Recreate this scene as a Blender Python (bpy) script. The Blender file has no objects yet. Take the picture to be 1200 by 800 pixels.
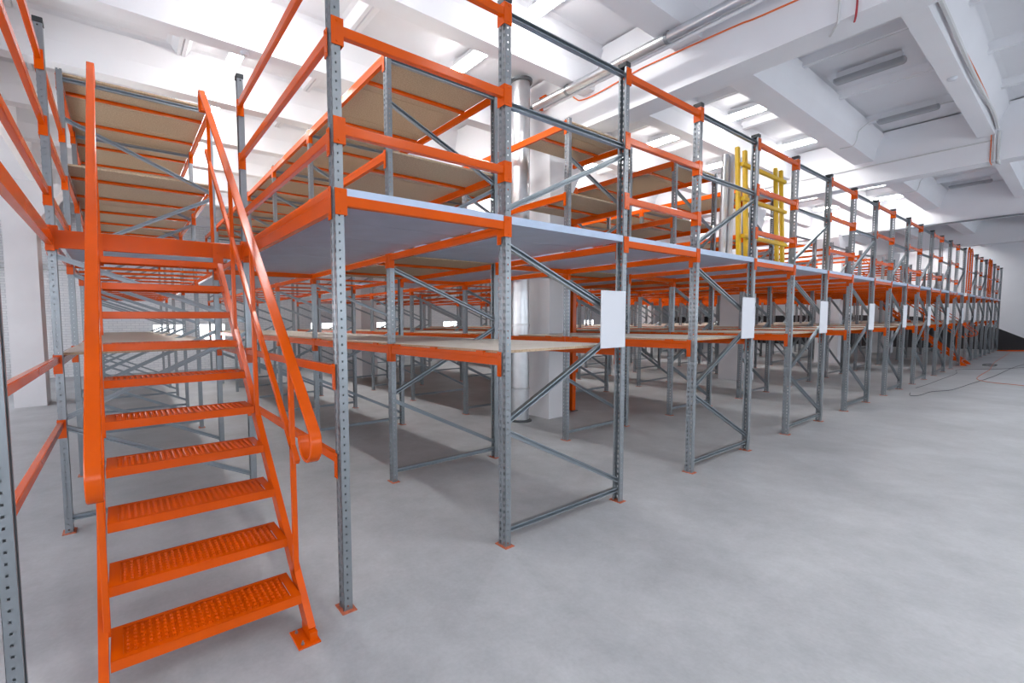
import bpy, bmesh, math, random
from mathutils import Vector, Matrix
random.seed(7)
sc = bpy.context.scene
COL = sc.collection
V = Vector

# ------------------------------------------------------------------ materials
def srgb(r, g, b):
    f = lambda c: (c/255/12.92) if c/255 <= .04045 else ((c/255+.055)/1.055)**2.4
    return (f(r), f(g), f(b), 1)

def mat(name, col, rough=.5, metal=0.0, noise=0.0, nscale=8.0, col2=None, bump=0.0, bscale=60.0, coat=0.0, detail=4.0, rvar=0.0, spec=.5):
    m = bpy.data.materials.new(name); m.use_nodes = True
    nt = m.node_tree; b = nt.nodes['Principled BSDF']
    b.inputs['Base Color'].default_value = col
    b.inputs['Roughness'].default_value = rough
    b.inputs['Metallic'].default_value = metal
    b.inputs['Specular IOR Level'].default_value = spec
    if coat: b.inputs['Coat Weight'].default_value = coat; b.inputs['Coat Roughness'].default_value = .15
    tc = nt.nodes.new('ShaderNodeTexCoord')
    if noise or col2 or rvar:
        n = nt.nodes.new('ShaderNodeTexNoise'); n.inputs['Scale'].default_value = nscale; n.inputs['Detail'].default_value = detail
        nt.links.new(tc.outputs['Object'], n.inputs['Vector'])
        mx = nt.nodes.new('ShaderNodeMix'); mx.data_type = 'RGBA'
        c2 = col2 or tuple(c*(1-noise) for c in col[:3])+(1,)
        mx.inputs['A'].default_value = col; mx.inputs['B'].default_value = c2
        rp = nt.nodes.new('ShaderNodeMapRange'); rp.inputs['From Min'].default_value = .35; rp.inputs['From Max'].default_value = .65
        nt.links.new(n.outputs['Fac'], rp.inputs['Value']); nt.links.new(rp.outputs['Result'], mx.inputs['Factor'])
        nt.links.new(mx.outputs['Result'], b.inputs['Base Color'])
        if rvar:
            r2 = nt.nodes.new('ShaderNodeMapRange'); r2.inputs['To Min'].default_value = rough-rvar; r2.inputs['To Max'].default_value = rough+rvar
            nt.links.new(n.outputs['Fac'], r2.inputs['Value']); nt.links.new(r2.outputs['Result'], b.inputs['Roughness'])
    if bump:
        n2 = nt.nodes.new('ShaderNodeTexNoise'); n2.inputs['Scale'].default_value = bscale; n2.inputs['Detail'].default_value = 3
        nt.links.new(tc.outputs['Object'], n2.inputs['Vector'])
        bp = nt.nodes.new('ShaderNodeBump'); bp.inputs['Strength'].default_value = bump; bp.inputs['Distance'].default_value = .01
        nt.links.new(n2.outputs['Fac'], bp.inputs['Height']); nt.links.new(bp.outputs['Normal'], b.inputs['Normal'])
    return m

def emit(name, col, strength):
    m = bpy.data.materials.new(name); m.use_nodes = True
    b = m.node_tree.nodes['Principled BSDF']
    b.inputs['Base Color'].default_value = (.8, .8, .8, 1)
    b.inputs['Emission Color'].default_value = col; b.inputs['Emission Strength'].default_value = strength
    return m

M = {}
M['orange'] = mat('orange_paint', (.63, .083, .0006, 1), .20, 0, .08, 3, spec=.26)
M['footpaint'] = mat('worn_orange_primer', srgb(196, 108, 78), .6, 0, .3, 30)
M['galv'] = mat('galvanised_steel', srgb(144, 150, 155), .34, .7, .10, 5, rvar=.06)
M['brace'] = mat('galvanised_brace', srgb(146, 155, 162), .34, .7, .08, 6)
M['deckmetal'] = mat('galvanised_deck', srgb(176, 192, 216), .42, .3, .10, 5, bump=.2, bscale=90)
M['black'] = mat('black_plastic', srgb(38, 42, 46), .5)
M['chip'] = mat('chipboard', srgb(186, 164, 138), .75, 0, 0, 60, col2=srgb(164, 142, 116), bump=.15, bscale=150)
M['boardface'] = mat('pale_board_face', srgb(222, 216, 206), .6, 0, .06, 4)
M['white'] = mat('white_paint', srgb(232, 233, 238), .7, 0, .05, .8, bump=.06, bscale=12)
M['column'] = mat('column_paint', srgb(228, 228, 232), .65, 0, .06, 1.5, bump=.06, bscale=14)
M['sign'] = mat('white_sign_board', srgb(206, 209, 217), .5)
M['alu'] = mat('aluminium_cladding', srgb(215, 217, 220), .30, .95, .12, 6, bump=.05, bscale=9)
M['yellow'] = mat('yellow_paint', srgb(226, 182, 16), .45, 0, .1, 9)
M['cablegrey'] = mat('grey_cable', srgb(206, 207, 208), .6)
M['cableblack'] = mat('black_cable', srgb(70, 74, 78), .6)
M['cableorange'] = mat('orange_cable', srgb(222, 108, 50), .6)
M['cablered'] = mat('red_cable', srgb(170, 50, 60), .6)
M['lamp_on'] = emit('lamp_tube_light', (1, .985, .96, 1), 98.0)
M['lamp_edge'] = emit('lamp_side_light', (1, .985, .96, 1), 9.0)
M['lamp_off'] = mat('lamp_cover', srgb(150, 153, 158), .35)
M['lamp_body'] = mat('lamp_housing', srgb(222, 224, 228), .5)
for wl, st in (('back', 4.0), ('front', 3.6), ('left', 7.0)): M['daylight_'+wl] = emit('daylight_pane_'+wl, (.84, .92, 1.0, 1) if wl == 'front' else (.93, .96, 1.0, 1), st)  # front and left panes are added fill sources, out of view
M['frame_white'] = mat('window_frame_paint', srgb(220, 222, 226), .5)
M['wall_dark'] = mat('end_wall_dark', srgb(40, 38, 42), .6, 0, .1, 3)
M['bolt'] = mat('zinc_bolt', srgb(150, 152, 155), .35, .8)
M['card'] = mat('carton_paper', srgb(214, 206, 204), .7)
M['red'] = mat('red_plastic', srgb(190, 60, 70), .5)
M['duct_dark'] = mat('dark_grey_steel', srgb(90, 94, 98), .5, .5)

def perforated(m, pitch=.020, r=.0088, depth=.005):
    """Punched holes with drawn collars of real depth on a square grid: a ray gets through only if it clears
    both the upper and the lower rim of the hole it enters. Folded edges stay solid."""
    nt = m.node_tree; b = nt.nodes['Principled BSDF']; L = nt.links.new
    def math_(op, *a):
        n = nt.nodes.new('ShaderNodeMath'); n.operation = op
        for k, x in enumerate(a):
            if isinstance(x, (int, float)): n.inputs[k].default_value = x
            else: L(x, n.inputs[k])
        return n.outputs[0]
    tc = nt.nodes.new('ShaderNodeTexCoord'); sp = nt.nodes.new('ShaderNodeSeparateXYZ'); L(tc.outputs['Object'], sp.inputs[0])
    gm = nt.nodes.new('ShaderNodeNewGeometry'); si = nt.nodes.new('ShaderNodeSeparateXYZ'); L(gm.outputs['Incoming'], si.inputs[0])
    sn = nt.nodes.new('ShaderNodeSeparateXYZ'); L(gm.outputs['True Normal'], sn.inputs[0])
    u = [math_('MULTIPLY', math_('SUBTRACT', math_('FRACT', math_('DIVIDE', sp.outputs[k], pitch)), .5), pitch) for k in (0, 1)]
    iz = math_('MAXIMUM', math_('ABSOLUTE', si.outputs[2]), .02)
    o = [math_('SUBTRACT', u[k], math_('MULTIPLY', math_('DIVIDE', si.outputs[k], iz), depth)) for k in (0, 1)]
    rad = lambda a: math_('SQRT', math_('ADD', math_('MULTIPLY', a[0], a[0]), math_('MULTIPLY', a[1], a[1])))
    solid = math_('MAXIMUM', math_('GREATER_THAN', rad(u), r), math_('GREATER_THAN', rad(o), r))
    edge = math_('LESS_THAN', math_('ABSOLUTE', sn.outputs[2]), .9)
    L(math_('MAXIMUM', solid, edge), b.inputs['Alpha'])
perforated(M['deckmetal'])

def floor_mat():
    m = bpy.data.materials.new('polished_concrete'); m.use_nodes = True
    nt = m.node_tree; b = nt.nodes['Principled BSDF']; L = nt.links.new
    tc = nt.nodes.new('ShaderNodeTexCoord')
    def noise(s, d, ro=.6):
        n = nt.nodes.new('ShaderNodeTexNoise'); n.inputs['Scale'].default_value = s; n.inputs['Detail'].default_value = d; n.inputs['Roughness'].default_value = ro
        L(tc.outputs['Object'], n.inputs['Vector']); return n
    n1, n2, n3 = noise(.9, 6), noise(5, 6, .7), noise(38, 3)
    def ramp(n, a, c1, bb, c2):
        r = nt.nodes.new('ShaderNodeValToRGB'); r.color_ramp.elements[0].position = a; r.color_ramp.elements[0].color = c1
        r.color_ramp.elements[1].position = bb; r.color_ramp.elements[1].color = c2; L(n.outputs['Fac'], r.inputs['Fac']); return r
    r1 = ramp(n1, .3, srgb(160, 163, 167), .7, srgb(186, 189, 193))
    r2 = ramp(n2, .3, (.86, .86, .86, 1), .72, (1.06, 1.06, 1.06, 1))
    r3 = ramp(n3, .3, (.95, .95, .95, 1), .7, (1.03, 1.03, 1.03, 1))
    def mul(a, c):
        x = nt.nodes.new('ShaderNodeMix'); x.data_type = 'RGBA'; x.blend_type = 'MULTIPLY'; x.inputs['Factor'].default_value = 1
        L(a, x.inputs['A']); L(c, x.inputs['B']); return x.outputs['Result']
    c = mul(mul(r1.outputs['Color'], r2.outputs['Color']), r3.outputs['Color'])
    L(c, b.inputs['Base Color'])
    rr = nt.nodes.new('ShaderNodeMapRange'); rr.inputs['To Min'].default_value = .34; rr.inputs['To Max'].default_value = .62
    L(n2.outputs['Fac'], rr.inputs['Value']); L(rr.outputs['Result'], b.inputs['Roughness'])
    bp = nt.nodes.new('ShaderNodeBump'); bp.inputs['Strength'].default_value = .08; bp.inputs['Distance'].default_value = .01
    L(n2.outputs['Fac'], bp.inputs['Height']); L(bp.outputs['Normal'], b.inputs['Normal'])
    return m
M['floor'] = floor_mat()

def brick_mat():
    m = bpy.data.materials.new('painted_brick'); m.use_nodes = True
    nt = m.node_tree; b = nt.nodes['Principled BSDF']; L = nt.links.new
    b.inputs['Roughness'].default_value = .7
    tc = nt.nodes.new('ShaderNodeTexCoord'); mp = nt.nodes.new('ShaderNodeMapping')
    mp.inputs['Rotation'].default_value = (math.pi/2, 0, 0)
    L(tc.outputs['Object'], mp.inputs['Vector'])
    br = nt.nodes.new('ShaderNodeTexBrick'); br.inputs['Scale'].default_value = 1.0
    br.inputs['Brick Width'].default_value = .26; br.inputs['Row Height'].default_value = .085; br.inputs['Mortar Size'].default_value = .008
    br.inputs['Color1'].default_value = srgb(236, 237, 240); br.inputs['Color2'].default_value = srgb(228, 230, 234); br.inputs['Mortar'].default_value = srgb(206, 208, 214)
    L(mp.outputs['Vector'], br.inputs['Vector']); L(br.outputs['Color'], b.inputs['Base Color'])
    bp = nt.nodes.new('ShaderNodeBump'); bp.inputs['Strength'].default_value = .4; bp.inputs['Distance'].default_value = .01; bp.invert = True
    L(br.outputs['Fac'], bp.inputs['Height']); L(bp.outputs['Normal'], b.inputs['Normal'])
    return m
M['brick'] = brick_mat()

# ------------------------------------------------------------------ mesh helpers
class MB:
    def __init__(s): s.v = []; s.f = []
    def add(s, vs, fs):
        b = len(s.v); s.v += [tuple(x) for x in vs]; s.f += [tuple(i+b for i in f) for f in fs]; return s
    def box(s, x0, y0, z0, x1, y1, z1):
        vs = [(x, y, z) for z in (z0, z1) for y in (y0, y1) for x in (x0, x1)]
        return s.add(vs, [(0, 2, 3, 1), (4, 5, 7, 6), (0, 1, 5, 4), (2, 6, 7, 3), (0, 4, 6, 2), (1, 3, 7, 5)])
    def cbox(s, x0, y0, z0, x1, y1, z1, c=.004):          # chamfered along every edge of the x-y outline and top/bottom
        ol = lambda a: [(x0+a, y0), (x1-a, y0), (x1, y0+a), (x1, y1-a), (x1-a, y1), (x0+a, y1), (x0, y1-a), (x0, y0+a)]
        inn = [(max(min(x, x1-c), x0+c), max(min(y, y1-c), y0+c)) for x, y in ol(c)]
        r = [[(x, y, z0) for x, y in inn], [(x, y, z0+c) for x, y in ol(c)], [(x, y, z1-c) for x, y in ol(c)], [(x, y, z1) for x, y in inn]]
        return s.rings(r)
    def rings(s, rs, cap=True):
        n = len(rs[0]); b = len(s.v)
        for r in rs: s.v += [tuple(p) for p in r]
        for k in range(len(rs)-1):
            for i in range(n):
                j = (i+1) % n; s.f.append((b+k*n+i, b+k*n+j, b+(k+1)*n+j, b+(k+1)*n+i))
        if cap:
            s.f.append(tuple(b+i for i in range(n))[::-1]); s.f.append(tuple(b+(len(rs)-1)*n+i for i in range(n)))
        return s
    def prism(s, prof, p, q, up=(0, 0, 1)):               # extrude outline prof [(side, up)] from p to q
        p, q = V(p), V(q); d = (q-p).normalized(); u = V(up); sd = d.cross(u)
        if sd.length < 1e-4: sd = d.cross(V((1, 0, 0)))
        sd.normalize(); u = sd.cross(d)
        return s.rings([[e+sd*a+u*b for a, b in prof] for e in (p, q)])
    def bar(s, p, q, w, h, up=(0, 0, 1), c=None):
        a, b = w/2, h/2; c = min(w, h)*.12 if c is None else c
        return s.prism([(-a+c, -b), (a-c, -b), (a, -b+c), (a, b-c), (a-c, b), (-a+c, b), (-a, b-c), (-a, -b+c)], p, q, up)
    def sweep(s, pts, prof, up=(0, 0, 1), side=None):     # polyline sweep of an outline
        pts = [V(p) for p in pts]; rs = []
        for i, p in enumerate(pts):
            d = ((pts[min(i+1, len(pts)-1)]-p).normalized() + (p-pts[max(i-1, 0)]).normalized()).normalized()
            if side is not None: sd = V(side); u = sd.cross(d).normalized()
            else:
                sd = d.cross(V(up))
                if sd.length < 1e-3: sd = d.cross(V((1, 0, 0)))
                sd.normalize(); u = sd.cross(d)
            rs.append([p+sd*a+u*b for a, b in prof])
        return s.rings(rs)
    def tube(s, pts, r, n=10, up=(0, 0, 1)):
        return s.sweep(pts, [(r*math.cos(2*math.pi*k/n), r*math.sin(2*math.pi*k/n)) for k in range(n)], up)
    def lathe(s, prof, c, n=24):                          # prof [(r,z)]
        return s.rings([[(c[0]+r*math.cos(2*math.pi*k/n), c[1]+r*math.sin(2*math.pi*k/n), c[2]+z) for k in range(n)] for r, z in prof])
    def mesh(s, name, m, smooth=False):
        me = bpy.data.meshes.new(name); me.from_pydata(s.v, [], s.f)
        bm = bmesh.new(); bm.from_mesh(me); bmesh.ops.recalc_face_normals(bm, faces=bm.faces[:]); bm.to_mesh(me); bm.free()
        me.materials.append(M[m] if isinstance(m, str) else m)
        if smooth:
            for p in me.polygons: p.use_smooth = True
            me.set_sharp_from_angle(angle=math.radians(35))
        return me

def new(name, me, parent=None, loc=(0, 0, 0), rz=0):
    o = bpy.data.objects.new(name, me); COL.objects.link(o); o.location = loc; o.rotation_euler = (0, 0, rz)
    if parent: o.parent = parent
    return o
def tag(o, label, cat, group=None):
    o['label'] = label; o['category'] = cat
    if group: o['group'] = group
    return o
def thing(name, label, cat, loc=(0, 0, 0), group=None):
    return tag(new(name, None, None, loc), label, cat, group)
def struct(name, mb, m, smooth=False):
    o = new(name, mb.mesh(name, m, smooth)); o['kind'] = 'structure'; return o
def smooth_path(pts, n=8):
    pts = [V(p) for p in pts]; out = []
    for i in range(len(pts)-1):
        p0, p1, p2, p3 = pts[max(i-1, 0)], pts[i], pts[i+1], pts[min(i+2, len(pts)-1)]
        for k in range(n):
            t = k/n
            out.append(.5*((2*p1)+(p2-p0)*t+(2*p0-5*p1+4*p2-p3)*t*t+(3*p1-p0-3*p2+p3)*t**3))
    return out+[pts[-1]]

# ------------------------------------------------------------------ room shell
XL, XR, YB, YF = -7.0, 34.5, 17.0, -9.0
ZB, ZR, ZS, ZC = 4.82, 5.32, 5.80, 5.93     # main beam soffit, rib soffit, slab joint level, coffer level
struct('floor', MB().box(XL-.2, YF-.2, -.2, XR+.2, YB+.2, 0), 'floor')
mb = MB().box(XL-.2, YB, 0, XR+.2, YB+.2, 6.1); struct('wall_back', mb, 'brick')
struct('wall_front', MB().box(XL-.2, YF-.2, 0, XR+.2, YF, 6.1), 'white')
struct('wall_left', MB().box(XL-.2, YF, 0, XL, YB, 6.1), 'white')
struct('wall_right', MB().box(XR, YF, 0, XR+.2, YB, 6.1), 'white')
# flat dark shape with a sloping top, laid on the end wall
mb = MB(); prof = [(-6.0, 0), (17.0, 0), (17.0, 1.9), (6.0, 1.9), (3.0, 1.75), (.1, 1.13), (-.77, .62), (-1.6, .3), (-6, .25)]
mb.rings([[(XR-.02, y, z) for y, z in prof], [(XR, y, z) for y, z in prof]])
o = struct('wall_dark_shape_1', mb, 'wall_dark')
# ceiling: coffered slab between ribs and main beams
MAINX = [4.06+8.12*k for k in range(-2, 5)]
RIBY = [-8.2, -6.5, -4.75, -3.0, -1.21, .60, 2.13, 3.97, 5.73, 7.5, 9.25, 11.0, 12.75, 14.5, 16.2]
JOINTX = sorted({XL, XR} | {x for x in [-5.3, -3.35, -1.47, .45, 2.35, 4.06]+[6.88+1.905*j for j in range(-1, 16)] if XL < x < XR})
ys = [YF]+RIBY+[YB]
mb = MB()
for i in range(len(JOINTX)-1):
    for j in range(len(ys)-1):
        x0, x1, y0, y1 = JOINTX[i], JOINTX[i+1], ys[j], ys[j+1]
        def ring(dx, dy, z): return [(x0+dx, y0+dy, z), (x1-dx, y0+dy, z), (x1-dx, y1-dy, z), (x0+dx, y1-dy, z)]
        rs = [ring(0, 0, ZS+.03), ring(.012, 0, ZS), ring(.06, .20, ZS+.003), ring(.13, .27, ZC-.015), ring(.19, .33, ZC)]
        mb.rings(rs, cap=False); b = len(mb.v); mb.f.append((b-4, b-3, b-2, b-1))
mb.box(XL-.2, YF-.2, 6.0, XR+.2, YB+.2, 6.15)
struct('ceiling', mb, 'white')
for x in MAINX:
    if x-.24 < XL or x+.24 > XR: continue
    struct('ceiling_beam', MB().rings([[(x-.22, y, ZB), (x+.22, y, ZB), (x+.25, y, ZS+.1), (x-.25, y, ZS+.1)] for y in (YF, YB)]), 'white')
for y in RIBY:
    w = .17 if abs(y-.60) < .01 else .11
    mb = MB()
    for a, b in zip([XL]+[x for x in MAINX if XL < x < XR], [x for x in MAINX if XL < x < XR]+[XR]):
        pr = [(y-w, ZR), (y+w, ZR), (y+w+.05, ZR+.26), (y+w+.16, ZS+.05), (y-w-.16, ZS+.05), (y-w-.05, ZR+.26)]
        mb.rings([[(xx, yy, zz) for yy, zz in pr] for xx in (a, b)])
    struct('ceiling_rib', mb, 'white')
def column(x, y, left=True):
    hx, hy = .27, .35; hl = .48 if left else .02
    mb = MB()
    pr = [(-hx, 0), (hx, 0), (hx, 3.92), (hx+.48, 4.72), (hx+.48, ZB), (-hx-hl, ZB), (-hx-hl, 4.72), (-hx, 3.92)]
    mb.rings([[(x+a, y+s*hy, z) for a, z in pr] for s in (-1, 1)])
    return struct('column', mb, 'column')
for x in MAINX:
    for y in (3.21, 10.75):
        if XL < x-.8 and x+.8 < XR and (x, y) != (MAINX[1], 3.21): column(x, y, not (abs(x-4.06) < .1 and y < 5))

# windows: back wall (seen between the racks); front and left ones are unseen, added for light
wn = 0
def window(x0, x1, z0, z1, wall):
    global wn; wn += 1
    f = MB(); p = MB(); t = .05
    def bx(m, a, b, c, d, d0, d1):
        if wall == 'back': m.box(a, YB-d1, c, b, YB-d0, d)
        elif wall == 'front': m.box(a, YF+d0, c, b, YF+d1, d)
        else: m.box(XL+d0, a, c, XL+d1, b, d)
    for (a, b, c, d) in ((x0-t, x0, z0-t, z1+t), (x1, x1+t, z0-t, z1+t), (x0, x1, z0-t, z0), (x0, x1, z1, z1+t), ((x0+x1)/2-.02, (x0+x1)/2+.02, z0, z1)):
        bx(f, a, b, c, d, 0, .06)
    bx(p, x0, x1, z0, z1, .001, .02)
    o = struct('window_%d' % wn, f, 'frame_white'); o['kind'] = 'structure'
    new('pane', p.mesh('pane', 'daylight_'+wall), o)
for x in (-.9, .5, 5.0, 8.0, 12.2, 16.9, 20.5, 24.0): window(x-.5, x+.5, 1.0, 1.72, 'back')
for k in range(8): window(-5+5*k, -1.4+5*k, 1.2, 3.6, 'front')  # unseen windows behind the camera, added as soft fill
for k in range(7): window(-7.5+3.4*k, -5.2+3.4*k, 1.0, 2.7, 'left')  # unseen windows, added to brighten the left side and back wall

# ------------------------------------------------------------------ rack members (shared meshes)
PW, PD = .076, .056                      # upright width (along the run) and depth
def post_mesh(h):
    """Upright: folded C section with punched slots, outer face at local x=-PD/2, opening towards +x."""
    mb = MB(); P = .05; n = int(h/P)
    def strip(pts_a, holes_rows, hz=(.012, .038)):        # pts_a: list of (x,y) along the section; holes_rows: set of segment indices punched
        for k in range(n+1):
            zs = [k*P, k*P+hz[0], min(k*P+hz[1], h), min((k+1)*P, h)]
            if zs[0] >= h-1e-6: break
            for r in range(3):
                z0, z1 = zs[r], zs[r+1]
                if z1-z0 < 1e-5: continue
                for s in range(len(pts_a)-1):
                    if r == 1 and s in holes_rows: continue
                    (xa, ya), (xb, yb) = pts_a[s], pts_a[s+1]
                    b = len(mb.v); mb.v += [(xa, ya, z0), (xb, yb, z0), (xb, yb, z1), (xa, ya, z1)]; mb.f.append((b, b+1, b+2, b+3))
    a, w = -PD/2, PW/2
    strip([(a, w), (a, .026), (a, .013), (a+.004, .010), (a+.004, -.010), (a, -.013), (a, -.026), (a, -w)], {1, 5})
    for s in (1, -1):
        strip([(a, s*w), (a+.020, s*w), (a+.031, s*w), (PD/2, s*w), (PD/2, s*(w-.016))], {1}, (.019, .031))
    me = bpy.data.meshes.new('post'); me.from_pydata(mb.v, [], mb.f)
    bm = bmesh.new(); bm.from_mesh(me); bmesh.ops.remove_doubles(bm, verts=bm.verts[:], dist=1e-5)
    bmesh.ops.recalc_face_normals(bm, faces=bm.faces[:])
    bmesh.ops.solidify(bm, geom=bm.faces[:], thickness=.0022)
    bm.to_mesh(me); bm.free(); me.materials.append(M['galv']); return me
_post = {}
def post(parent, x, y, h, flip=False, name='post'):
    if h not in _post: _post[h] = post_mesh(h)
    return new(name, _post[h], parent, (x, y, .006), math.pi if flip else 0)
_foot = MB().cbox(-.048, -.062, 0, .048, .062, .006, .001)
for yy in (-.052, .052): _foot.lathe([(.006, 0), (.006, .007)], (.03, yy, .006), 8)
FOOT = _foot.mesh('foot_plate', 'footpaint')
CAP = MB().cbox(-PD/2-.006, -PW/2-.006, -.03, PD/2+.006, PW/2+.006, .012, .003).mesh('top_cap', 'black')
BR = [(-.018, -.021), (.018, -.021), (.018, -.012), (-.012, -.012), (-.012, .012), (.018, .012), (.018, .021), (-.018, .021)]
def lacing_mesh(kind):
    """Strut and diagonal channels between the two uprights of a frame, open side to the front."""
    mb = MB(); xl, xr = .018, 1.482
    segs = [(xl, .12, xr, .12), (xl, .90, xr, .21), (xl, .98, xr, 1.66), (xl, 2.33, xr, 1.78)]
    if kind == 'low': pass
    elif kind == 'front': segs += [(xl, 2.60, xr, 3.27), (xl, 3.36, xr, 3.36), (xl, 4.0, xr, 4.0)]
    elif kind == 'tall': segs += [(xl, 2.60, xr, 3.38), (xl, 4.06, xr, 3.46), (xl, 4.49, xr, 4.49)]
    elif kind == 'mid': segs += [(xl, 2.60, xr, 3.38), (xl, 3.8, xr, 3.8)]
    for (x0, z0, x1, z1) in segs:
        mb.prism([(-b, a) if False else (a, b) for a, b in BR], (x0, 0, z0), (x1, 0, z1), (0, 0, 1))
    for (x0, z0, x1, z1) in segs:
        for x, z in ((x0, z0), (x1, z1)):
            mb.rings([[(x+.007*math.cos(t), y, z+.007*math.sin(t)) for t in [k*math.pi/3 for k in range(6)]] for y in (-.0395, .0395)])
    return mb.mesh('upright_frame', 'brace')
LACE = {k: lacing_mesh(k) for k in ('low', 'front', 'tall', 'mid')}

def step_prof(h, w, flip):
    s = -1 if flip else 1
    return [(s*a, b) for a, b in [(0, -h/2), (w, -h/2), (w, h*.18), (w*.62, h*.18), (w*.62, h/2), (0, h/2), (0, h*.22), (.003, h*.19), (.003, h*.13), (0, h*.10)]]
_beam = {}
def beam_mesh(L, h, kind, tabs=0):
    """Beam along local +y, length L between upright centres; its show face looks to -x. Connector plates at both ends."""
    key = (round(L, 3), h, kind, tabs)
    if key in _beam: return _beam[key]
    mb = MB(); g = PW/2+.004
    face = -PD/2-.003
    if kind == 'step': prof = [(a+face, b) for a, b in step_prof(h, .046, False)]
    else: prof = [(face+a, b) for a, b in [(0, -h/2+.004), (.004, -h/2), (.036, -h/2), (.04, -h/2+.004), (.04, h/2-.004), (.036, h/2), (.004, h/2), (0, h/2-.004)]]
    mb.rings([[(a, y, b) for a, b in prof] for y in (g+.004, L-g-.004)])
    ch = max(.19, h+.06) if h > .08 else .155
    zt = h/2+.012
    for y0, sg in ((0, 1), (L, -1)):
        def yb(a, b): return (min(y0+sg*a, y0+sg*b), max(y0+sg*a, y0+sg*b))
        a, b = yb(g, g+.005); mb.box(face-.001, a, zt-ch, .024, b, zt)
        a, b = yb(.003, g+.005); mb.box(face-.005, a, zt-ch, face-.001, b, zt)
        for zz in (zt-.022, zt-ch+.022):
            yy = y0+sg*.022
            mb.rings([[(xx, yy+.006*math.cos(t), zz+.006*math.sin(t)) for t in [k*math.pi/3 for k in range(6)]] for xx in (face-.009, face-.005)])
    for k in range(tabs):
        y = L*(.12+.38*k) if tabs > 1 else L/2
        mb.box(face-.004, y, h/2-.02, face+.02, y+.09, h/2+.012)
    _beam[key] = mb.mesh('beam', 'orange'); return _beam[key]
def beam_y(parent, x, y0, y1, z, h, right=False, kind='step', tabs=0, name='beam'):
    L = y1-y0
    if right: return new(name, beam_mesh(L, h, kind, tabs), parent, (x, y1, z), math.pi)
    return new(name, beam_mesh(L, h, kind, tabs), parent, (x, y0, z), 0)
def beam_x(parent, x0, x1, y, z, h, name='beam', wrap=True):
    # show face to -y
    L = x1-x0
    key = ('x', round(L, 3), h, wrap)
    if key not in _beam:
        mb = MB(); g = PD/2+.013; f = -PW/2-.002
        pr = [(f+a, b) for a, b in [(0, -h/2+.004), (.004, -h/2), (.038, -h/2), (.042, -h/2+.004), (.042, h/2-.004), (.038, h/2), (.004, h/2), (0, h/2-.004)]]
        mb.rings([[(x, a, b) for a, b in pr] for x in (g+.005, L-g-.005)])
        ch = max(.15, h+.05); zt = h/2+.035
        for x0_, sg in ((0, 1), (L, -1)):
            q = lambda a, b: (min(x0_+sg*a, x0_+sg*b), max(x0_+sg*a, x0_+sg*b))
            a, b = q(g, g+.005); mb.box(a, f-.001, zt-ch, b, .03, zt)
            if not wrap: continue
            a, b = q(-.028, g+.005); mb.box(a, f-.006, zt-ch, b, f-.001, zt)
            for zz in (zt-.02, zt-ch+.02):
                mb.rings([[(x0_+sg*.004+.006*math.cos(t), yy, zz+.006*math.sin(t)) for t in [k*math.pi/3 for k in range(6)]] for yy in (f-.010, f-.006)])
        _beam[key] = mb.mesh('beam', 'orange')
    return new(name, _beam[key], parent, (x0, y, z), math.pi if False else 0)

_board = {}
def board(parent, x0, x1, y0, y1, z, name='shelf_board'):
    key = (round(x1-x0, 3), round(y1-y0, 3))
    if key not in _board:
        w, l = key; mb = MB(); n = 3; g = .003
        for k in range(n): mb.cbox(0, l*k/n+g, 0, w, l*(k+1)/n-g if k < n-1 else l-g, .022, .0015)
        me = mb.mesh('shelf_board', 'chip'); me.materials.append(M['boardface'])
        for p in me.polygons:
            if p.normal.z > .9: p.material_index = 1
        _board[key] = me
    return new(name, _board[key], parent, (x0, y0, z))
_sup = {}
def support(parent, x0, x1, y, z, name='deck_support'):
    key = round(x1-x0, 3)
    if key not in _sup: _sup[key] = MB().bar((0, 0, 0), (key, 0, 0), .05, .03).mesh('deck_support', 'orange')
    return new(name, _sup[key], parent, (x0, y, z))
_pan = {}
def panel(parent, x0, x1, y0, y1, zt=2.54, t=.058, name='deck_panel'):
    key = (round(x1-x0, 3), round(y1-y0, 3), t)
    if key not in _pan:
        w, l, _ = key; mb = MB(); g = .0025
        # folded steel plank: flat punched sheet with a flange turned up along both long edges
        e = .0025
        pr = [(g, -t), (l-g, -t), (l-g, 0), (l-g-e, 0), (l-g-e, -t+e), (g+e, -t+e), (g+e, 0), (g, 0)]
        mb.rings([[(x, a, b) for a, b in pr] for x in (0, w)])
        _pan[key] = mb.mesh('deck_panel', 'deckmetal')
    return new(name, _pan[key], parent, (x0, y0, zt))

ROWS = [0, 1.76, 4.10, 5.98, 7.90, 9.85, 11.80, 13.75]
PITCH, FD = 2.895, 1.5
ORD = ['first', 'second', 'third', 'fourth', 'fifth', 'sixth', 'seventh', 'eighth', 'ninth', 'tenth', 'eleventh', 'twelfth']
Z1, ZM, ZU1, ZU2 = 1.465, 2.443, 3.515, 4.505       # beam centres
H1, HM, HU = .092, .064, .088

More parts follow.
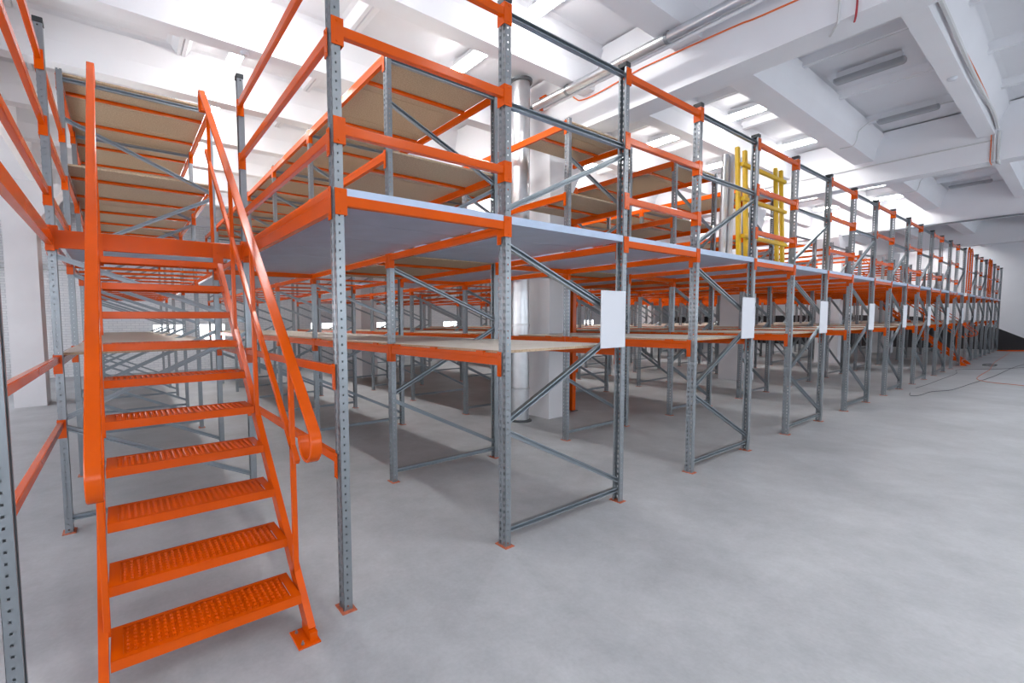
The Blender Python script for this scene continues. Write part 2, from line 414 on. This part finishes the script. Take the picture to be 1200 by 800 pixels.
def frame(root, y, kind, hgt, cap, feet=True):
    f = new('upright_frame', LACE[kind], root, (0, y, 0))
    post(f, 0, 0, hgt); post(f, FD, 0, hgt, True)
    if feet:
        new('foot_plate', FOOT, f, (0, 0, 0)); new('foot_plate', FOOT, f, (FD, 0, 0), math.pi)
    if cap:
        new('top_cap', CAP, f, (0, 0, hgt)); new('top_cap', CAP, f, (FD, 0, hgt))
    return f
def bay(root, y0, y1, z, h, tabs=0):
    beam_y(root, 0, y0, y1, z, h, False, 'step', tabs); beam_y(root, FD, y0, y1, z, h, True, 'step', tabs)
def shelf(root, y0, y1, z, h, sup, first=False):
    board(root, -.02, FD+.02, y0+(.045 if first else .002), y1-.002, z+h/2+.001) if False else board(root, .012, FD-.012, y0+(.045 if first else .003), y1-.003, z+h/2-.004)
    for k in range(sup):
        support(root, .02, FD-.02, y0+(y1-y0)*(k+.5+.0)/sup, z+h/2-.021)

def rack(k, x0, rows, label, decks, upper):
    r = thing('storage_rack', label, 'storage rack', (x0, 0, 0), 'storage racks under and over the mezzanine')
    for i, y in enumerate(rows):
        if i == 0 and y == 0: frame(r, y, 'front', 4.09, True)
        elif y == 2.34: frame(r, y, 'low', 4.18, True)
        else: frame(r, y, 'tall' if upper else 'mid', 4.58 if upper else 3.9, False, y < 8)
    for i in range(len(rows)-1):
        y0, y1 = rows[i], rows[i+1]
        bay(r, y0, y1, Z1, H1, 3 if y1 < 4.5 else 0); shelf(r, y0, 2.74 if (k == 1 and i == 1) else y1, Z1, H1, 0, i == 0)
        bay(r, y0, y1, ZM, HM)
        if i == 0:                                  # walkway strip over the first bay
            n = 4
            for q in range(n):
                a, b = y0+(y1-y0)*q/n, y0+(y1-y0)*(q+1)/n
                panel(r, .034, FD-.034, a-(.04 if q == 0 else 0), b)
            continue
        if i == 1: shelf(r, y0, 2.74 if k == 1 else y1, ZM, HM, 1 if k == 1 else 2)
        else:
            for q in range(2): support(r, .02, FD-.02, y0+(y1-y0)*(q+.5)/2, ZM+HM/2-.021)
        if upper:
            bay(r, y0, y1, ZU1, HU); bay(r, y0, y1, ZU2, HU)
            if decks:
                cut = (y1 if not (k == 1 and i == 1) else 2.78)
                for z in (ZU1, ZU2):
                    board(r, .012, FD-.012, y0+.003, cut-.003, z+HU/2-.004)
                    for q in range(2):
                        yy = y0+(y1-y0)*(q+.5)/2
                        if yy < cut or yy > 3.65: support(r, .02, FD-.02, yy if yy < cut else yy, z+HU/2-.021)
        else:
            for z in (3.0, 3.72): bay(r, y0, y1, z, .06)
    return r

RX = [PITCH*k for k in range(12)]
for k, x0 in enumerate(RX):
    lab = 'orange and grey storage rack, %s of the long row counted from the near staircase' % ORD[k]
    if k == 0: lab = 'tall grey and orange storage rack next to the near staircase, beside the first gangway'
    if k == 1: lab = 'storage rack of grey uprights built around the white concrete column and silver duct'
    if k == 11: lab = 'last storage rack of the long row, standing against the far end wall'
    rows = ROWS if k < 6 else (ROWS[:6] if k < 9 else ROWS[:4])
    rack(k, x0, rows, lab, k <= 3, k <= 3)

# rack behind the staircase
XS = -2.84; XP = XS+FD
r = thing('storage_rack', 'storage rack directly behind the near staircase, with stacked chipboard decks above the landing', 'storage rack', (XS, 0, 0), 'storage racks under and over the mezzanine')
rows = [2.34]+ROWS[2:]
for y in rows:
    if y == 2.34: frame(r, y, 'low', 4.18, True)
    else: frame(r, y, 'tall', 4.58, False, y < 8)
for i in range(len(rows)-1):
    y0, y1 = rows[i], rows[i+1]
    bay(r, y0, y1, Z1, H1); shelf(r, y0, y1, Z1, H1, 0, i == 0)
    bay(r, y0, y1, ZM, HM)
    if i == 0:
        for q in range(4): panel(r, .034, FD-.034, y0+(y1-y0)*q/4, y0+(y1-y0)*(q+1)/4)
        for z in (2.84, 3.38, 3.90): beam_y(r, 0, y0, y1, z, .062, False, 'box', name='guard_rail')
        beam_x(r, 0, FD, y0-.009, 2.465, .145, name='landing_beam')
    else:
        for q in range(3): support(r, .02, FD-.02, y0+(y1-y0)*(q+.5)/3, ZM+HM/2-.021)
        for z in (ZU1, ZU2):
            bay(r, y0, y1, z, HU); shelf(r, y0, y1, z, HU, 2)
for (x, z) in ((0, 0),): pass

# ------------------------------------------------------------------ gangways between the racks
def gangway(x0, x1, label, ystart=0.0, yend=13.75, full=True, crossrows=(1.76, 4.10), barrier=True, front=True, deck_to=5.98):
    g = thing('mezzanine_gangway', label, 'gangway', (x0, 0, 0), 'galvanised gangways between the racks')
    w = x1-x0
    if front and barrier: beam_x(g, 0, w, ystart, 2.468, .062, name='edge_beam')
    elif front: beam_x(g, .01, w-.01, ystart, 2.44, .062, name='edge_beam', wrap=False)
    for y in crossrows: beam_x(g, 0, w, y, 2.445, .062, name='cross_beam', wrap=False)
    y = ystart-.04; n = 7
    lim = min(4.1, yend)
    for q in range(n):
        a, b = y+(lim-y)*q/n, y+(lim-y)*(q+1)/n
        if abs(x0-4.395) < .01 and a < 3.2 and b > 3.04:       # deck cut round the orange post
            panel(g, .045, .28, a, b); panel(g, .53, w-.045, a, b)
        else: panel(g, .045, w-.045, a, b)
    rr = [v for v in ROWS if v >= 4.1 and v <= min(yend, deck_to)]
    for a, b in zip(rr, rr[1:]): panel(g, .045, w-.045, a, b)
    if barrier:
        for z in (2.87, 3.415, 3.985): beam_x(g, 0, w, ystart, z, .058, name='guard_rail')
    return g
gangway(XP, 0.0, 'first galvanised gangway beside the near staircase, fenced by three long orange rails', crossrows=(4.10,), deck_to=7.9)
for k in range(11):
    x0, x1 = RX[k]+FD, RX[k+1]
    yend = 13.75 if k < 5 else (9.85 if k < 8 else 5.98)
    if k == 7:
        gangway(x0, x1, 'galvanised gangway at the head of the far orange staircase', 2.34, yend, crossrows=(4.10,), barrier=False)
    else:
        gangway(x0, x1, 'galvanised gangway with orange end rails between the %s and %s racks' % (ORD[k], ORD[k+1]), 0, yend)

# ------------------------------------------------------------------ barriers beside the staircase
def stair_barrier(x, right, label):
    t = thing('stair_barrier', label, 'barrier', (x, 0, 0), 'rails closing in the near staircase')
    post(t, 0, 0, 4.3 if right else 4.09, right); new('foot_plate', FOOT, t, (0, 0, 0))
    new('top_cap', CAP, t, (0, 0, 4.3 if right else 4.09))
    for z, h in ((.935, .055), (1.475, .055), (2.84, .062), (3.39, .062), (3.90, .062)):
        beam_y(t, 0, 0, 2.34, z, h, not right, 'box', name='guard_rail') if False else beam_y(t, 0, 0, 2.34, z, h, right, 'box', name='guard_rail')
    beam_y(t, 0, 0, 2.300, 2.475, .13, right, 'step', name='edge_beam')
    return t
stair_barrier(XP, False, 'slotted grey corner upright with orange rails on the open side of the near staircase')
stair_barrier(XS, False, 'orange guard rails and cut-off grey upright along the outer side of the near staircase')

# ------------------------------------------------------------------ staircases
def tread_mesh(w, d=.285, ny=7):
    mb = MB()
    # pan: nosing lips all round, raised chequer bars on the plate
    mb.cbox(0, 0, -.052, w, .004, 0, .001)                 # front face
    mb.cbox(0, d-.004, -.052, w, d, 0, .001)
    mb.cbox(0, .004, -.052, .004, d-.004, 0, .001); mb.cbox(w-.004, .004, -.052, w, d-.004, 0, .001)
    mb.box(.0, 0, -.003, w, .028, 0); mb.box(0, d-.022, -.003, w, d, .0); mb.box(0, .028, -.003, .05, d-.022, 0); mb.box(w-.05, .028, -.003, w, d-.022, 0)
    mb.box(.05, .028, -.012, w-.05, d-.022, -.008)
    nx, c6 = 24, [(math.cos(k*math.pi/3), math.sin(k*math.pi/3)) for k in range(6)]
    for i in range(nx):
        for j in range(ny):
            x = .068+(w-.136)*i/(nx-1); y = .046+(d-.022-.066)*j/(ny-1)
            if i % 2: y += .009
            # raised collar round a punched hole
            mb.rings([[(x+r*a, y+r*b, z) for a, b in c6] for r, z in ((.0115, -.008), (.0085, .000), (.0060, .000), (.0045, -.0115))], cap=False)
    return mb.mesh('tread', 'orange')
TREAD = tread_mesh(.885); TREAD_TOP = tread_mesh(.885, .15, 3)
SX0, SX1 = -2.525, -1.625                     # inner faces of the stringers
RISE, RUN, Y0, Z0 = .2345, .243, -.055, .218
def staircase(dx, label):
    t = thing('staircase', label, 'staircase', (dx, 0, 0), 'orange steel staircases')
    for i in range(10):
        new('tread', TREAD if i < 9 else TREAD_TOP, t, (SX0+.0075, Y0+RUN*i, Z0+RISE*i))
    sl = V((0, RUN, RISE)).normalized()
    for s, x in ((-1, SX0-.02), (1, SX1+.02)):
        p = V((x, -.115, .03)); q = V((x, 2.235, .03+(2.235+.115)*RISE/RUN))
        mb = MB(); a, b = .02, .045
        tt = .004                                   # rectangular hollow section, open at the foot
        mb.prism([(-a, -b), (a, -b), (a, b), (-a, b)], p, q)
        mb.prism([(-a+tt, -b+tt), (a-tt, -b+tt), (a-tt, b-tt), (-a+tt, b-tt)], p-sl*.001, p+sl*.0005)
        st = new('stringer', mb.mesh('stringer', 'orange'), t)
        fp = MB(); fx = x-s*.045
        fp.cbox(min(fx-.05, x-.03), -.20, 0, max(fx+.05, x+.03), -.03, .008, .001)
        fp.box(x-.021 if s < 0 else x-.021, -.17, .008, x+.021, -.03, .05)
        new('foot_plate', fp.mesh('foot_plate', 'orange'), t)
        for yy in (-.17, -.06):
            fb = MB().lathe([(.009, 0), (.009, .008), (.005, .009), (.005, .02)], (fx-s*.018, yy, .008), 6)
            new('anchor_bolt', fb.mesh('anchor_bolt', 'bolt'), t)

        # handrail: flat bar with rolled lower end and hooked upper end
        hx = x+s*(-.005)+(.012 if s < 0 else 0)
        zz = lambda y: 1.415+(y+.05)*.962
        pts = []
        ye = -.27; c = V((hx, ye+.05, zz(ye)-.13)); R = .10
        # roll: from the sloping bar down and under
        base = V((hx, ye, zz(ye)))
        ang0 = math.radians(180-44)
        cc = base+V((0, RISE, -RUN)).normalized()*R
        start = math.atan2((base-cc).z, (base-cc).y)
        for k in range(13):
            an = start+math.radians(235)*k/12
            pts.append(cc+V((0, math.cos(an)*R, math.sin(an)*R)))
        pts = pts[::-1]
        top = V((hx, 2.80, zz(2.80)))
        pts += [base+(top-base)*f for f in (.02, .3, .6, .97)]
        pts += [top, top+V((0, .035, .0)), top+V((0, .055, -.03)), top+V((0, .05, -.12)), top+V((0, .035, -.19)), top+V((0, .0, -.205)), top+V((0, -.035, -.195))]
        mb = MB().sweep(pts, [(-.030, -.006), (-.026, -.010), (.026, -.010), (.030, -.006), (.030, .006), (.026, .010), (-.026, .010), (-.030, .006)], side=(1, 0, 0))
        new('handrail', mb.mesh('handrail', 'orange', True), t)
        zs = lambda y: .03+(y+.115)*RISE/RUN
        zm = lambda y: zz(y)-.52
        mb = MB(); px = hx
        mb.bar((hx, .02, zm(.02)), (hx, 2.68, zm(2.68)), .03, .04)
        new('mid_rail', mb.mesh('mid_rail', 'orange'), t)
        for y in (.10, .93, 1.58, 2.50):
            zb = zs(y)+.02 if y < 2.3 else 2.545
            mb = MB().bar((px, y, zb), (px, y, zz(y)-.012), .03, .03, (0, 1, 0))
            new('rail_post', mb.mesh('rail_post', 'orange'), t)
        # hanger plate onto the landing beam
        mb = MB().box(x-.045, 2.272, 2.26, x+.045, 2.280, 2.52)
        for zz_ in (2.31, 2.44): mb.rings([[(x+.009*math.cos(k*math.pi/3), yy, zz_+.009*math.sin(k*math.pi/3)) for k in range(6)] for yy in (2.264, 2.272)])
        new('hanger_plate', mb.mesh('hanger_plate', 'orange'), t)
    return t
staircase(0, 'orange steel staircase with perforated treads rising to the mezzanine in the foreground')
staircase(24.57, 'small distant orange staircase between the racks towards the far end wall')

# hooped orange gates on the far mezzanine edge
def gate(x0, x1, label):
    t = thing('safety_gate', label, 'gate', (x0, -.06, 2.56), 'hooped orange gates on the far mezzanine edge')
    w = x1-x0
    for k in range(2):
        a, b = w*k/2+.06, w*(k+1)/2-.06
        pts = [(a, 0, 0), (a, 0, 1.35)]+[((a+b)/2-(b-a)/2*math.cos(u), 0, 1.35+(b-a)/2*math.sin(u)) for u in [math.pi*q/8 for q in range(1, 8)]]+[(b, 0, 1.35), (b, 0, 0)]
        new('hoop', MB().tube(pts, .017, 8, (0, 1, 0)).mesh('hoop', 'orange', True), t)
    for z in (.08, .75): new('crossbar', MB().bar((.02, 0, z), (w-.02, 0, z), .03, .03).mesh('crossbar', 'orange'), t)
gate(RX[7]+FD+.1, RX[8]-.1, 'orange hooped safety gate on the mezzanine edge above the far staircase')
gate(RX[9]+FD+.1, RX[10]-.1, 'orange hooped safety gate on the mezzanine edge nearest the far end wall')

# ------------------------------------------------------------------ sign boards
SIGN = MB().cbox(-.183, -.006, -.26, .183, .006, .26, .002).mesh('sign_board', 'sign')
for k in range(9):
    lab = ['blank white sign board on the front of the first rack, the largest one in view',
           'blank white sign board on the front of the second rack, beside the concrete column'] + ['blank white sign board on the front of the %s rack from the near staircase' % ORD[q] for q in range(2, 9)]
    o = new('sign_board', SIGN, None, (RX[k]+1.297, -.058, 1.763)); tag(o, lab[k], 'sign', 'blank white rack signs')

# ------------------------------------------------------------------ ducts, pipes and posts
t = thing('silver_duct', 'shiny silver vertical duct standing in front of the near white concrete column', 'duct', (3.33, 3.12, 0))
R = .16
mb = MB().lathe([(R, 0), (R, 5.79)], (0, 0, .0), 28); new('duct_pipe', mb.mesh('duct_pipe', 'alu', True), t)
mb = MB()
mb.lathe([(R+.002, 0), (R+.012, .006), (R+.012, .03), (R+.002, .036)], (0, 0, .55), 28)
new('joint_band', mb.mesh('joint_band', 'alu', True), t)
new('joint_band', MB().lathe([(R+.002, 0), (R+.012, .006), (R+.012, .03), (R+.002, .036)], (0, 0, 1.66), 28).mesh('joint_band', 'alu', True), t)
new('joint_band', MB().lathe([(R+.002, 0), (R+.012, .006), (R+.012, .03), (R+.002, .036)], (0, 0, 3.35), 28).mesh('joint_band', 'alu', True), t)
new('collar', MB().lathe([(R+.004, 0), (R+.04, .01), (R+.04, .05), (R+.004, .06)], (0, 0, 5.735), 28).mesh('collar', 'duct_dark', True), t)
new('base_ring', MB().lathe([(R+.002, 0), (R+.05, 0), (R+.05, .012), (R+.002, .03)], (0, 0, 0.001), 28).mesh('base_ring', 'duct_dark', True), t)

t = thing('heating_pipe', 'silver clad pipe slung under the ceiling ribs along the white beam', 'pipe', (3.32, 0, 5.235))
new('cladding', MB().tube([(0, 2.78, 0), (0, -6.5, 0)], .066, 18).mesh('cladding', 'alu', True), t)
new('end_cap', MB().tube([(0, 2.78, 0), (0, 2.86, 0)], .045, 14).mesh('end_cap', 'black', True), t)
new('thin_pipe', MB().tube([(.13, 2.7, -.03), (.13, -6.5, -.03)], .028, 12).mesh('thin_pipe', 'white', True), t)
for y in (2.13, .6, -1.21, -3.0):
    mb = MB().tube([(0, y-.02, 0), (0, y+.02, 0)], .072, 18); mb.bar((0, y, .066), (0, y, .084), .03, .03, (0, 1, 0))
    new('pipe_clip', mb.mesh('pipe_clip', 'galv', True), t)
for y in (2.4, 1.2, -.3):
    new('joint_band', MB().tube([(0, y-.015, 0), (0, y+.015, 0)], .071, 18).mesh('joint_band', 'alu', True), t)

t = thing('steel_post', 'orange perforated steel post on a base plate behind the white concrete column', 'post', (4.76, 3.12, 0))
mb = MB().prism([(-.05, -.04), (.05, -.04), (.05, .04), (.046, .04), (.046, -.036), (-.046, -.036), (-.046, .04), (-.05, .04)], (0, 0, .01), (0, 0, 4.25), (0, 1, 0))
new('channel', mb.mesh('channel', 'orange'), t)
new('base_plate', MB().cbox(-.08, -.08, 0, .08, .08, .01, .001).mesh('base_plate', 'duct_dark'), t)
mb = MB().box(.05, -.03, .74, .12, .03, 1.06)
for z in (.78, .9, 1.02): mb.box(.12, -.02, z-.015, .145, .02, z+.015)
new('bracket', mb.mesh('bracket', 'orange'), t)

TUBE = MB().lathe([(.046, 0), (.046, 1.62), (.041, 1.62), (.041, 1.5)], (0, 0, 0), 20).mesh('duct_tube', 'alu', True)
for i, (dx, dy, lab) in enumerate(((0, 0, 'leftmost of three loose silver duct tubes standing on the gangway by the yellow ladder'), (.15, -.04, 'middle one of three loose silver duct tubes standing on the gangway by the yellow ladder'), (.30, .03, 'loose silver duct tube on the gangway, standing closest to the yellow ladder'))):
    o = new('duct_tube', TUBE, None, (5.0+dx*.8, .62+dy, 2.541)); o.rotation_euler = (0, .02, .3*i); tag(o, lab, 'duct tube', 'loose duct tubes on the gangway')

# yellow double ladder standing on the gangway of the third aisle
t = thing('folding_ladder', 'yellow folding ladder with two pairs of rails leaning upright on the mezzanine gangway', 'ladder', (4.53, .24, 2.541))
lean = .10
rails = [(.16, .03), (.40, .03), (1.52, .03), (1.74, .03)]
for x, y in rails:
    new('ladder_rail', MB().bar((x, y, 0), (x+lean, y+.10, 1.60 if x < .5 else 1.56), .045, .07, (1, 0, 0)).mesh('ladder_rail', 'yellow'), t)
for z in (.36, .88, 1.36):
    f = z/1.58
    new('rung', MB().bar((.17+lean*f, .03+.10*f-.05, z), (1.73+lean*f, .03+.10*f-.05, z), .05, .05).mesh('rung', 'yellow'), t)

# ------------------------------------------------------------------ ceiling lamps
LW, LL = .19, .87
body = MB().rings([[(x*a, y*b, z) for x, y in ((-.5, -.5), (.5, -.5), (.5, .5), (-.5, .5))] for a, b, z in ((LW*.5, LL*.9, .09), (LW*.5, LL*.9, 0), (LW*.88, LL*.95, -.003), (LW*.9, LL*.95, -.014))]).mesh('housing', 'lamp_body')
def diff(m):
    mb = MB(); rs = []
    for z, k in ((-.014, .97), (-.06, .95), (-.085, .80), (-.094, .55)):
        a, b = LW*k/2, LL/2-(1-k)*.10
        rs.append([(-a, -b+.02, z), (-a+.02, -b, z), (a-.02, -b, z), (a, -b+.02, z), (a, b-.02, z), (a-.02, b, z), (-a+.02, b, z), (-a, b-.02, z)])
    me = mb.rings(rs).mesh('diffuser', m)
    if m == 'lamp_on':                       # the tubes shine mainly downward, the side walls of the cover glow less
        me.materials.append(M['lamp_edge'])
        for p in me.polygons:
            if p.normal.z > -.35: p.material_index = 1
    return me
DON, DOFF = diff('lamp_on'), diff('lamp_off')
LAMPX = [-.80, 2.20, 7.80, 10.60, 16.65, 19.0, 24.5, 27.2, 32.6]
cells = list(zip(RIBY, RIBY[1:]))
xs_word = {}
for xi, x in enumerate(LAMPX):
    if not XL+.3 < x < XR-.5: continue
    for (a, b) in cells:
        y = (a+b)/2
        if y > 12.5: continue
        on = y > 0 or y < -3.1  # lit lamps on the camera side are unseen, added for more top light
        if on and y < 0 and (x > 18 or y < -7): continue
        if not on and (x < 4 or y < -1.0 or x > 20): continue
        if x > 18 and on and (y > 7 or (20 < x < 30 and y < 4)): continue
        rowi = sum(1 for (p, q) in cells if 0 < (p+q)/2 <= y)
        if not on: lab = 'unlit grey strip light over the open floor, %s lamp row past the staircase' % ORD[xi]
        elif y > 0: lab = 'glowing strip light, %s lamp from the open floor in the %s lamp row' % (ORD[rowi-1], ORD[xi])
        else: lab = 'unseen strip light added over the open floor, %s one from racks, %s lamp row' % ('nearer' if y > -4.5 else 'farther', ORD[xi])
        t = thing('ceiling_light', lab, 'ceiling light', (x, y, ZS-.002), 'ceiling strip lights')
        new('housing', body, t); new('diffuser', DON if on else DOFF, t)
# conduit along the unlit lamp joints
def cable(name, pts, r, m, label, sm=True, cat='cable'):
    o = new(name, MB().tube(smooth_path(pts, 6) if sm else pts, r, 6).mesh(name, m, True)); tag(o, label, cat); return o
k = 0
for x in (LAMPX[3], LAMPX[4]):
    nm = ('near', 'far')[k]; k += 1
    cable('lamp_cable', [(x-.35, .62, ZR-.014), (x-.35, .46, ZR-.02), (x-.35, .40, ZR), (x-.35, .36, ZR+.1), (x-.34, .33, ZR+.26), (x-.25, .18, ZS-.06), (x-.08, .10, ZS-.03), (x, .07, ZS-.03)], .010, 'cablegrey', 'thin grey cable curving down from the %s unlit strip light to the rib' % nm)
    cable('lamp_cable', [(x, -.74, ZS-.02), (x, -.85, ZS-.015), (x, -.95, ZS-.03)], .010, 'cablegrey', 'thin grey cable from the %s unlit strip light towards the wide rib' % nm, False)
FX = 3.815
cable('ceiling_cable', [(FX, 2.46, 5.44), (FX, 2.36, 5.33), (FX, 2.25, 5.265), (FX, 1.95, 5.25), (FX, 1.4, 5.29), (FX, 1.1, 5.30), (FX, .05, 5.26), (FX, -.54, 5.22), (FX, -4, 5.1)], .010, 'cableorange', 'orange cable sagging along the side of the white beam above the silver pipe')
cable('ceiling_cable', [(FX-.01, -.95, 5.5), (FX-.01, -.93, 4.95), (FX+.01, -.92, 4.81), (3.93, -.86, 4.80), (4.05, -.80, 4.80)], .012, 'cablegrey', 'grey cable stub hanging over the lower edge of the white beam', True)
cable('ceiling_cable', [(FX-.01, -1.08, 5.5), (FX-.01, -1.07, 4.95), (FX+.01, -1.06, 4.81), (3.95, -1.02, 4.80)], .009, 'cablered', 'short dark red cable bent under the lower edge of the white beam', True)
for q, (m, w) in enumerate((('cablegrey', 'thick pale'), ('frame_white', 'white'), ('cableorange', 'thin orange'))):
    dz = .045*q
    pts = [(4.45+1.05*i, -1.36-.012*(q == 0)-.02, ZR+.07+dz+.025*math.sin(i*1.3+q)) for i in range(7)]+[(11.75, -1.37, ZR+.06+dz)]
    cable('ceiling_cable', pts, (.024, .016, .008)[q], m, '%s cable running along the side of the wide rib over the open floor' % w)
    cable('ceiling_cable', [(11.88, -1.38+.05*q, ZR+.05), (11.91, -1.38+.05*q, ZR-.1), (11.93, -1.38+.05*q, ZB+.1), (11.94, -1.38+.05*q, ZB-.0), (12.0, -1.38+.05*q, ZB-.014), (12.2, -1.38+.05*q, ZB-.02)], (.024, .016, .008)[q], m, '%s cable dropping down the side of the second white beam' % w)
cable('wall_tube', [(11.925, 6, 5.22), (11.925, -1.3, 5.22)], .014, 'cablegrey', 'straight grey conduit along the top of the second white beam', False, 'conduit')
cable('wall_tube', [(20.02, 3, 4.795), (20.02, -6, 4.795)], .03, 'galv', 'steel conduit under the third white beam', False, 'conduit')
for q, z in enumerate((3.56, 3.72)):
    cable('wall_tube', [(-6.9, 16.96, z), (2.0, 16.96, z)], .03, 'cablegrey', '%s of the two grey conduits along the white brick wall' % ('lower', 'upper')[q], False, 'conduit')
# smoke detectors
DET = MB().lathe([(.055, 0), (.055, -.015), (.035, -.04), (.01, -.042)], (0, 0, 0), 18).mesh('smoke_detector', 'sign', True)
for (x, y, lab) in ((8.0, -1.21, 'white round smoke detector under the wide rib over the open floor'), (-.9, 3.97, 'white round smoke detector under the rib above the near staircase')):
    o = new('smoke_detector', DET, None, (x, y, ZR)); tag(o, lab, 'smoke detector', 'smoke detectors')
t = thing('junction_box', 'small orange junction box on the white beam next to the silver duct', 'junction box', (3.78, 3.0, 5.50))
new('box_body', MB().cbox(-.05, -.07, -.11, .03, .07, .11, .006).mesh('box_body', 'orange'), t)
new('lid', MB().cbox(-.058, -.05, -.08, -.05, .05, .08, .003).mesh('lid', 'orange'), t)

# ------------------------------------------------------------------ floor cables, small things
def fl(pts, r=.008): return [(x, y, r+.001) for x, y in pts]
cable('floor_cable', fl([(13.08, -.54), (12.2, -.48), (11.95, -.40), (12.1, -.33), (12.5, -.28)][::-1]+[(13.78, -.76), (15.83, -.90), (18.32, -1.06), (22.6, -1.2), (26, -1.5)], .006), .006, 'cableblack', 'black cable looping over the concrete floor by the far racks')
cable('floor_cable', fl([(13.6, -.2), (14.6, -.25), (16.2, -.28), (18.5, -.32), (20.0, -.18), (20.7, -.62), (21.6, -1.08), (24, -1.8)], .005), .005, 'cableblack', 'thin black cable trailing straight across the floor near the distant staircase')
cable('floor_cable', fl([(15.6, -2.4), (16.09, -1.70), (16.39, -1.14), (17.15, -.85), (19, -.80), (20.85, -.79), (24.3, -.62), (29, -.56), (32.2, -.5)], .006), .006, 'cableorange', 'orange cable curving across the floor towards the far end wall')
coil = [(22.8+.42*(1+.1*math.sin(k*.9))*math.cos(k*.55), -.63+.16*math.sin(k*.55), .012+.006*(k % 3)) for k in range(34)]
cable('cable_coil', coil, .007, 'cableblack', 'loose black cable coil lying on the floor in front of the far racks')
for q in range(4):
    o = new('spare_beam', MB().bar((0, 0, 0), (.9, -.75, 0), .05, .05).mesh('spare_beam', 'orange'), None, (33.3, -.05-.09*q, .026))
    tag(o, ['orange spare beam on the floor by the end wall, nearest the racks', 'second orange spare beam from the racks, lying by the end wall', 'third orange spare beam from the racks, lying by the end wall', 'outermost orange spare beam lying on the floor by the end wall'][q], 'beam', 'spare orange beams on the floor')
for (x, y, m, lab, w) in ((1.20, 2.25, 'card', 'small pale carton left on the upper deck of the first rack', .10), (1.33, 2.33, 'red', 'small pink box left on the upper deck of the first rack', .07)):
    o = new('carton', MB().cbox(-w/2, -.05, 0, w/2, .05, .07, .003).mesh('carton', m), None, (x, y, ZU1+HU/2+.019)); tag(o, lab, 'box')

# ------------------------------------------------------------------ light, world, camera
w = bpy.data.worlds.new('world'); sc.world = w; w.use_nodes = True
w.node_tree.nodes['Background'].inputs[0].default_value = (.8, .88, 1, 1); w.node_tree.nodes['Background'].inputs[1].default_value = .3

cam = bpy.data.cameras.new('camera'); co = bpy.data.objects.new('camera', cam); COL.objects.link(co)
yaw, pitch, roll = CAMANG = (0.6067, -0.0638, -0.0100)
fwd = V((math.sin(yaw)*math.cos(pitch), math.cos(yaw)*math.cos(pitch), math.sin(pitch)))
right = V((math.cos(yaw), -math.sin(yaw), 0)); up = right.cross(fwd)
r_ = right*math.cos(roll)+up*math.sin(roll); u_ = up*math.cos(roll)-right*math.sin(roll)
mw = Matrix(((r_.x, u_.x, -fwd.x, -2.4143), (r_.y, u_.y, -fwd.y, -2.5367), (r_.z, u_.z, -fwd.z, 1.7646), (0, 0, 0, 1)))
co.matrix_world = mw
cam.sensor_fit = 'HORIZONTAL'; cam.sensor_width = 36; cam.lens = 530.77/1200*36
cam.shift_x = (600-509.32)/1200; cam.shift_y = (409.93-400)/1200
cam.clip_start = .02; cam.clip_end = 100
sc.camera = co
sc.view_settings.view_transform = 'Standard'; sc.view_settings.look = 'None'
sc.view_settings.gamma = 1; sc.view_settings.use_curve_mapping = False
sc.view_settings.exposure = -0.05
sc.cycles.use_denoising = True
sc.cycles.max_bounces = 7; sc.cycles.diffuse_bounces = 4; sc.cycles.glossy_bounces = 3
sc.cycles.sample_clamp_indirect = 4.0
